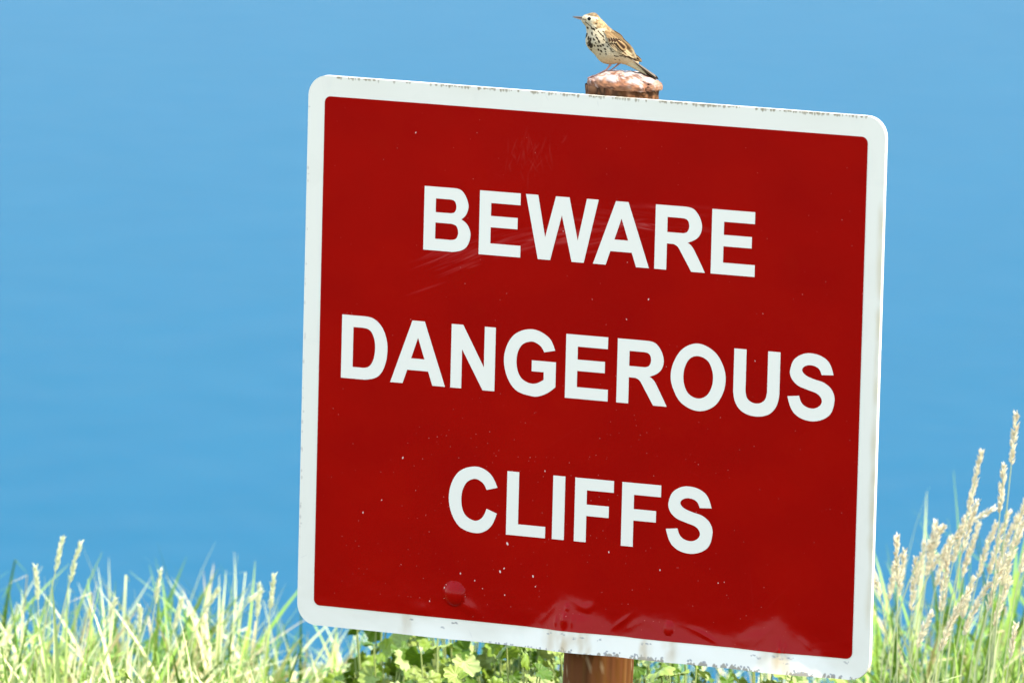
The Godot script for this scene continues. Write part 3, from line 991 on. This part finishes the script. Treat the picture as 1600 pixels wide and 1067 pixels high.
func scatter(called: String, mesh: Mesh, m: Material, at: Array, tint: Array, label: String) -> void:
	var mm := MultiMesh.new()
	mm.transform_format = MultiMesh.TRANSFORM_3D
	mm.use_colors = true
	mm.mesh = mesh
	mm.instance_count = at.size()
	for k in at.size():
		mm.set_instance_transform(k, at[k])
		mm.set_instance_color(k, tint[k])
	var o := MultiMeshInstance3D.new()
	o.multimesh = mm
	o.material_override = m
	o.name = numbered(called)
	add_child(o, true)
	tag(o, label, "grass", "", "stuff")

# a flowering grass stalk: thin stem and a plume of spikelets; top is where its tip stands above its foot
func stalk_meshes(top: Vector3, head: float, nod: float, wide: float, seed_: int, pale := false) -> Array:
	rng.seed = seed_
	var stem := Shape.new()
	var pts := []
	var radii := []
	var n := 16
	var side := Vector3(top.x, 0, top.z).normalized() if Vector2(top.x, top.z).length() > 0.001 else Vector3.RIGHT
	for k in n + 1:
		var t := k / float(n)
		var p := Vector3(top.x * t * t, top.y * t, top.z * t * t)
		p += side * nod * head * pow(maxf(0.0, t - 0.7) / 0.3, 2.0) * 0.5 + Vector3.DOWN * nod * head * pow(maxf(0.0, t - 0.8) / 0.2, 2.0) * 0.35
		pts.append(p)
		radii.append(lerpf(0.0016, 0.0007, t))
	tube(stem, pts, radii, 5)
	stem.face()
	var plume := Shape.new()
	plume.coloured = true
	var share := clampf(1.0 - head / top.length(), 0.2, 0.95)
	for k in int(130 * clampf(head / 0.08, 0.5, 1.3)):
		var t := lerpf(share, 1.0, minf(1.0, k / (129.0 * clampf(head / 0.08, 0.5, 1.3))))
		var f := t * n
		var i := mini(int(f), n - 1)
		var p: Vector3 = pts[i].lerp(pts[i + 1], f - i)
		var d: Vector3 = (pts[i + 1] - pts[i]).normalized()
		var out := d.cross(Vector3(rng.randfn(), rng.randfn(), rng.randfn())).normalized()
		var u := (t - share) / (1.0 - share)
		var reach := wide * (0.35 + 0.65 * sin(PI * minf(1.0, u * 0.85 + 0.12))) * rng.randf_range(0.3, 1.0)
		var a := p + out * reach * 0.35
		var ax := (d + out * 0.55).normalized()
		var len := rng.randf_range(0.005, 0.0105)
		var r := rng.randf_range(0.0007, 0.0014)
		var c := Color(0.78, 0.65, 0.43).lerp(Color(0.88, 0.79, 0.57), rng.randf())
		if rng.randf() < 0.1: c = Color(0.62, 0.48, 0.30)
		if pale: c = c.lerp(Color(0.62, 0.68, 0.40), 0.7)
		tube(plume, [a, a + ax * len * 0.35, a + ax * len * 0.7, a + ax * len], [r * 0.5, r, r * 0.8, r * 0.1], 4, c)
	plume.face()
	return [stem.mesh(), plume.mesh()]

func build_tufts() -> void:
	# clumps of broad blades that stand out from the meadow
	var tones := [leafy(lin(0.40, 0.48, 0.13), 0.5, 0.5), leafy(lin(0.24, 0.38, 0.05), 0.5, 0.5), leafy(lin(0.58, 0.58, 0.30), 0.5, 0.5)]
	for t in tones: t.vertex_color_use_as_albedo = false
	var tufts := [
		[-0.775, -1.35, 0.39, 16, 0.2, "tall tuft of broad pale grass blades near the left edge of the photo"],
		[-0.86, -1.25, 0.36, 11, 0.28, "tuft of bright green broad blades at the very left edge"],
		[-0.60, -1.30, 0.29, 9, 0.3, "loose tuft of broad grass blades midway between left edge and sign"],
		[-0.44, -1.20, 0.28, 11, 0.4, "splayed tuft of grass blades beside the sign's lower left corner"],
		[0.50, -1.0, 0.33, 11, 0.2, "tuft of green broad blades beside the sign's lower right corner"],
		[0.60, -0.95, 0.40, 12, 0.22, "lush green grass tuft at the foot of the tall plumes"],
	]
	for k in tufts.size():
		var q: Array = tufts[k]
		rng.seed = 300 + k
		var o := thing("grass_tuft", q[5], "grass tuft", Vector3(q[0], ground_height(q[0], q[1]) - 0.01, q[1]))
		for b in q[3]:
			var s := Shape.new()
			var h: float = q[2] * rng.randf_range(0.7, 1.08)
			var a := rng.randf() * TAU
			var lean: float = q[4] * rng.randf_range(0.2, 1.5)
			var side := Vector3(cos(a) + 0.5, 0, sin(a)).normalized()
			var flat := Vector3(-side.z, 0, side.x).rotated(Vector3.UP, rng.randfn() * 0.7)
			var wide := rng.randf_range(0.0032, 0.0058)
			var droop := rng.randf_range(0.0, 0.5) * lean
			for j in 10:
				var t := j / 9.0
				var p := side * (0.012 + lean * h * t * t) + Vector3.UP * h * (t - droop * t * t * t)
				var w := wide * (0.75 + 0.4 * sin(t * 2.4)) * (1.0 - pow(t, 3.0)) + 0.0003
				s.add(p - flat * w)
				s.add(p + side * w * 0.35)
				s.add(p + flat * w)
			for j in 9:
				for e in 2: s.quad(j * 3 + e, j * 3 + e + 1, j * 3 + e + 4, j * 3 + e + 3)
			s.smooth()
			put("blade", s.mesh(), tones[rng.randi() % 3], o)

func build_stalks() -> void:
	var green := leafy(lin(0.36, 0.40, 0.20), 0.6, 0.3)
	green.vertex_color_use_as_albedo = false
	var straw := leafy(Color.WHITE, 0.75, 0.3)
	# tip x, y, z; lean of the tip sideways; head length; nod; head half width; label
	var crowd_right := "pale seed-headed grass stalk in the tall clump right of the sign"
	var crowd_left := "pale seed-headed grass stalk rising from the grass left of the sign"
	var rows := [
		[0.650, 0.664, -1.0, 0.03, 0.075, 0.0, 0.0065, "tallest straw grass plume, by the right edge of the photo"],
		[0.600, 0.594, -1.1, 0.05, 0.10, 0.1, 0.0065, "second tallest straw grass plume, upright right of the sign"],
		[0.628, 0.602, -0.9, 0.02, 0.07, 0.0, 0.006, "straw grass plume just left of the tallest plume"],
		[0.673, 0.550, -1.2, 0.05, 0.09, 0.5, 0.007, "brownish grass plume leaning out at the right edge"],
		[0.530, 0.478, -1.2, 0.08, 0.05, 1.1, 0.006, "short grass plume nodding to the right beside the sign"],
		[0.592, 0.505, -1.3, 0.13, 0.13, 0.7, 0.0075, "long grass plume arching over to the upper right"],
		[0.588, 0.535, -1.0, 0.06, 0.08, 0.2, 0.0065, crowd_right],
		[0.551, 0.436, -1.4, 0.03, 0.08, 0.1, 0.0065, crowd_right],
		[0.559, 0.458, -1.1, 0.02, 0.11, 0.1, 0.008, crowd_right],
		[0.478, 0.475, -1.0, -0.01, 0.07, 0.0, 0.006, "straw grass plume nearest the sign's right edge"],
		[0.501, 0.406, -1.3, 0.02, 0.07, 0.1, 0.006, crowd_right],
		[0.538, 0.389, -1.5, 0.02, 0.07, 0.2, 0.006, crowd_right],
		[0.515, 0.411, -1.2, 0.01, 0.08, 0.1, 0.007, crowd_right],
		[0.629, 0.459, -1.3, 0.05, 0.09, 0.3, 0.007, crowd_right],
		[0.623, 0.475, -0.9, 0.05, 0.09, 0.3, 0.007, crowd_right],
		[0.458, 0.423, -1.2, -0.04, 0.07, 0.5, 0.006, "grass plume half hidden behind the sign's right border"],
		[0.562, 0.440, -0.8, 0.07, 0.10, 0.3, 0.007, crowd_right],
		[0.655, 0.527, -1.0, 0.05, 0.12, 0.3, 0.008, crowd_right],
		[0.670, 0.440, -1.4, 0.04, 0.10, 0.3, 0.008, crowd_right],
		[0.700, 0.560, -1.1, 0.04, 0.10, 0.3, 0.008, crowd_right],
		[0.640, 0.400, -0.7, 0.03, 0.05, 0.1, 0.004, "thin whitish spike low in the right grass"],
		[0.600, 0.420, -1.0, 0.06, 0.09, 0.4, 0.007, crowd_right],
		[0.585, 0.470, -1.3, 0.04, 0.08, 0.3, 0.007, crowd_right],
		[0.645, 0.490, -1.2, 0.06, 0.10, 0.2, 0.007, crowd_right],
		[0.520, 0.370, -1.0, 0.04, 0.06, 0.5, 0.006, crowd_right],
		[0.545, 0.465, -1.2, 0.05, 0.08, 0.2, 0.006, crowd_right], [0.572, 0.400, -1.5, 0.04, 0.08, 0.3, 0.006, crowd_right],
		[0.612, 0.440, -1.4, 0.05, 0.09, 0.2, 0.006, crowd_right], [0.660, 0.470, -1.3, 0.06, 0.09, 0.3, 0.006, crowd_right],
		[0.682, 0.510, -1.1, 0.05, 0.10, 0.3, 0.006, crowd_right], [0.600, 0.375, -1.3, 0.03, 0.07, 0.4, 0.006, crowd_right],
		[0.490, 0.372, -1.4, 0.02, 0.06, 0.2, 0.006, crowd_right], [0.635, 0.425, -1.0, 0.04, 0.08, 0.4, 0.006, crowd_right],
		[-0.779, 0.388, -1.3, 0.05, 0.05, 0.0, 0.0035, "pale pointed grass spike, the highest left of the sign"],
		[-0.757, 0.365, -1.4, 0.06, 0.06, 0.0, 0.0035, "pale grass spike just right of the highest left spike"],
		[-0.830, 0.310, -1.5, -0.02, 0.05, 0.0, 0.003, crowd_left],
		[-0.633, 0.326, -1.4, 0.03, 0.05, 0.0, 0.0035, "slender pale spike standing alone left of the sign"],
		[-0.554, 0.285, -1.5, 0.09, 0.04, 0.3, 0.003, crowd_left],
		[-0.507, 0.318, -1.4, 0.05, 0.03, 2.0, 0.006, "pale grass head nodding over, left of the sign"],
		[-0.456, 0.340, -1.3, 0.02, 0.05, 0.0, 0.006, "stout pale grass head nearest the sign's left edge"],
		[-0.655, 0.303, -1.2, 0.0, 0.04, 0.0, 0.003, crowd_left],
		[-0.605, 0.268, -1.5, 0.04, 0.05, 0.1, 0.003, crowd_left],
		[-0.486, 0.274, -1.6, 0.01, 0.05, 0.0, 0.006, crowd_left],
		[-0.700, 0.300, -1.3, 0.06, 0.04, 0.2, 0.003, crowd_left],
	]
	for k in rows.size():
		var r: Array = rows[k]
		var foot := Vector3(r[0] - r[3], 0, r[2] + 0.02)
		foot.y = ground_height(foot.x, foot.z) - 0.01
		var group := ""
		if r[7] == crowd_right: group = "grass plumes right of the sign"
		if r[7] == crowd_left: group = "grass spikes left of the sign"
		var o := thing("grass_stalk", r[7], "grass stalk", foot, group)
		var parts := stalk_meshes(Vector3(r[0], r[1], r[2]) - foot, r[4], r[5], r[6] * (1.1 if r[0] > 0 else 0.6), 500 + k, r[0] < 0)
		put("stem", parts[0], green, o)
		put("seed_head", parts[1], straw, o)

func leaf_mesh(seed_: int, lobes: int, cup: float) -> ArrayMesh:
	# a rounded, toothed, pleated leaf of radius 1; its stalk joins at the origin, its blade lies towards +z
	rng.seed = seed_
	var s := Shape.new()
	s.coloured = true
	var n := lobes * 4
	var mid := s.add(Vector3.ZERO, Vector3.ZERO, Color(1.25, 1.15, 1.3))
	var wobble := rng.randf() * TAU
	var f := FastNoiseLite.new()
	f.seed = seed_
	f.frequency = 1.1
	for ring in 5:
		var share: float = [0.3, 0.55, 0.78, 0.92, 1.0][ring]
		for k in n + 1:
			var a := lerpf(-2.55, 2.55, k / float(n))
			var tooth := 1.0
			if ring == 4: tooth = [0.86, 0.98, 1.08, 1.0][k % 4]
			var r := share * tooth * (0.86 + 0.14 * cos(a)) * (1.0 + 0.06 * sin(a * 3 + wobble))
			var y := cup * r * r + 0.07 * share * cos(a / 5.1 * TAU * lobes) + 0.16 * f.get_noise_2d(sin(a) * r, cos(a) * r) - 0.16 * smoothstep(0.7, 1.05, r) * (1.0 + 0.6 * sin(a * 4.0 + wobble)) + 0.06 * share * sin(a * 2 + wobble)
			var vein := 1.4 if k % 4 == 2 else 0.86 + 0.1 * rng.randf()
			var col := Color(vein, vein * 0.97, vein)
			if ring == 4: col = Color(1.1, 1.0, 0.95)
			s.add(Vector3(sin(a) * r, y, cos(a) * r * 0.96 + 0.18), Vector3.ZERO, col)
	for k in n: s.tri(mid, 1 + k, 2 + k)
	for ring in 4:
		for k in n:
			var a := 1 + ring * (n + 1) + k
			s.quad(a, a + n + 1, a + n + 2, a + 1)
	s.smooth()
	for k in s.n.size():
		if s.n[k].y < 0: pass
	return s.mesh()

func build_plants() -> void:
	var shapes := [leaf_mesh(1, 8, 0.25), leaf_mesh(2, 7, -0.2), leaf_mesh(3, 9, 0.05), leaf_mesh(4, 8, 0.5)]
	var tones := [leafy(lin(0.17, 0.26, 0.026), 0.42, 0.6), leafy(lin(0.25, 0.33, 0.065), 0.45, 0.5), leafy(lin(0.08, 0.155, 0.010), 0.4, 0.7), leafy(lin(0.32, 0.39, 0.13), 0.5, 0.4)]
	var stem_mat := leafy(lin(0.28, 0.33, 0.10), 0.6, 0.3)
	stem_mat.vertex_color_use_as_albedo = false
	# x, z, height, spread, leaf radius, number of leaves, label
	var low := "low pale green leafy plant in the thicket under the sign, left of the post"
	var low_right := "low pale green leafy plant in the thicket under the sign, right of the post"
	var spots := [
		[-0.045, -0.30, 0.33, 0.085, 0.030, 17, "leafy plant with large leaves close left of the post"],
		[-0.15, -0.42, 0.33, 0.10, 0.026, 18, low], [-0.25, -0.55, 0.31, 0.10, 0.026, 18, low], [-0.33, -0.70, 0.28, 0.10, 0.027, 16, "leafy plant at the left end of the thicket under the sign"],
		[-0.08, -0.62, 0.35, 0.10, 0.025, 18, low], [-0.20, -0.80, 0.34, 0.11, 0.026, 18, low], [0.02, -0.85, 0.36, 0.10, 0.025, 16, low],
		[-0.10, -1.05, 0.35, 0.11, 0.026, 16, low], [-0.28, -1.05, 0.31, 0.10, 0.026, 15, low], [-0.38, -0.95, 0.27, 0.09, 0.025, 14, low], [-0.17, -1.2, 0.37, 0.11, 0.026, 16, low], [-0.03, -1.2, 0.39, 0.11, 0.026, 16, low], [-0.30, -1.2, 0.33, 0.10, 0.026, 15, low],
		[0.125, -0.30, 0.33, 0.075, 0.026, 17, "leafy plant with dark green leaf close right of the post"],
		[0.22, -0.42, 0.32, 0.10, 0.024, 18, low_right], [0.32, -0.50, 0.31, 0.10, 0.024, 17, low_right], [0.17, -0.65, 0.36, 0.10, 0.025, 18, low_right], [0.28, -0.80, 0.35, 0.10, 0.025, 17, low_right],
		[0.40, -0.70, 0.31, 0.10, 0.022, 16, low_right], [0.12, -1.0, 0.37, 0.11, 0.025, 15, low_right],
		[-0.66, -0.62, 0.30, 0.07, 0.013, 20, "small-leaved plant low in the grass at the left"],
		[-0.60, -0.75, 0.27, 0.06, 0.012, 18, "small-leaved plant in the grass, second from the left"],
		[-0.52, -0.60, 0.26, 0.06, 0.013, 16, "small-leaved plant between the left grass and the thicket"],
	]
	for p in spots.size():
		var q: Array = spots[p]
		var foot := Vector3(q[0], ground_height(q[0], q[1]) - 0.01, q[1])
		var o := thing("leafy_plant", q[6], "plant", foot, "leafy plants left of the post" if q[6] == low else "leafy plants right of the post" if q[6] == low_right else "")
		rng.seed = 900 + p
		var stems := Shape.new()
		var leaves := []
		for k in int(q[5] * 3.2):
			var a := rng.randf() * TAU
			var out: float = q[3] * sqrt(rng.randf())
			var h: float = q[2] * 1.17 * (1.0 - 0.38 * pow(out / q[3], 2.0)) * rng.randf_range(0.72, 1.0)
			var top := Vector3(cos(a) * out, h, sin(a) * out)
			tube(stems, [Vector3(cos(a), 0, sin(a)) * 0.008, top * Vector3(0.35, 0.55, 0.35), top * Vector3(0.85, 0.9, 0.85), top], [0.0022, 0.0018, 0.0014, 0.0011], 5)
			# the blade leans outwards and towards the sun
			var face := Vector3(cos(a) * 0.6 + 0.25 + rng.randfn() * 0.5, 0.6, sin(a) * 0.6 + 0.3 + rng.randfn() * 0.5).normalized()
			var ahead := Vector3(cos(a) + rng.randfn() * 0.5, -0.1, sin(a) + rng.randfn() * 0.5)
			ahead = (ahead - face * ahead.dot(face)).normalized()
			var b := Basis(face.cross(ahead), face, ahead)
			leaves.append(Transform3D(b.scaled_local(Vector3.ONE * q[4] * rng.randf_range(0.5, 1.0)), top))
		stems.face()
		put("stems", stems.mesh(), stem_mat, o)
		for t in leaves:
			var l := put("leaf", shapes[rng.randi() % 4], tones[rng.randi() % 4], o)
			l.transform = t

# ------------------------------------------------------------------
func _ready() -> void:
	noise.seed = 4
	noise.frequency = 0.02
	noise.fractal_octaves = 3
	# camera: a long lens on the path above, looking down past the sign to the sea
	var cam := Camera3D.new()
	cam.name = "camera"
	var lens := CameraAttributesPhysical.new()
	lens.frustum_focal_length = 314.9
	lens.frustum_focus_distance = 12.28
	lens.exposure_aperture = 9.5
	lens.frustum_far = 20000.0
	lens.frustum_near = 0.1
	cam.attributes = lens
	add_child(cam, true)
	cam.position = Vector3(-0.1029, 2.60182, 12.15519)
	cam.basis = Basis(Vector3.RIGHT, deg_to_rad(-8.0)) * Basis(Vector3.BACK, deg_to_rad(1.55))
	cam.far = 20000.0
	print("fov ", cam.fov, " far ", cam.far)
	var env := Environment.new()
	env.background_mode = Environment.BG_SKY
	env.tonemap_mode = Environment.TONE_MAPPER_LINEAR
	env.tonemap_exposure = 2.2
	env.sdfgi_enabled = true
	env.ssao_enabled = true
	env.ssil_enabled = true
	var air := ProceduralSkyMaterial.new()
	air.sky_top_color = Color(0.545, 0.64, 0.765)
	air.sky_horizon_color = Color(0.98, 0.96, 0.91)
	air.sky_curve = 0.14
	air.ground_horizon_color = Color(0.5, 0.62, 0.75)
	air.ground_bottom_color = Color(0.2, 0.3, 0.42)
	air.sky_energy_multiplier = 1.4
	var sky := Sky.new()
	sky.sky_material = air
	env.sky = sky
	var we := WorldEnvironment.new()
	we.name = "environment"
	we.environment = env
	add_child(we, true)
	var sun := DirectionalLight3D.new()
	sun.name = "sun"
	sun.light_energy = 1.5
	sun.light_color = Color(1.0, 0.965, 0.90)
	sun.light_angular_distance = 0.5
	sun.shadow_enabled = true
	add_child(sun, true)
	var az := deg_to_rad(70.0)                                 # from the camera's side towards the right
	var el := deg_to_rad(52.0)
	var to_sun := Vector3(cos(el) * sin(az), sin(el), cos(el) * cos(az))
	sun.basis = Basis.looking_at(-to_sun, Vector3.UP)

	build_ground()
	build_sea()
	build_post()
	build_sign()
	build_bird()
	build_plants()
	build_tufts()
	build_stalks()
	build_grass()
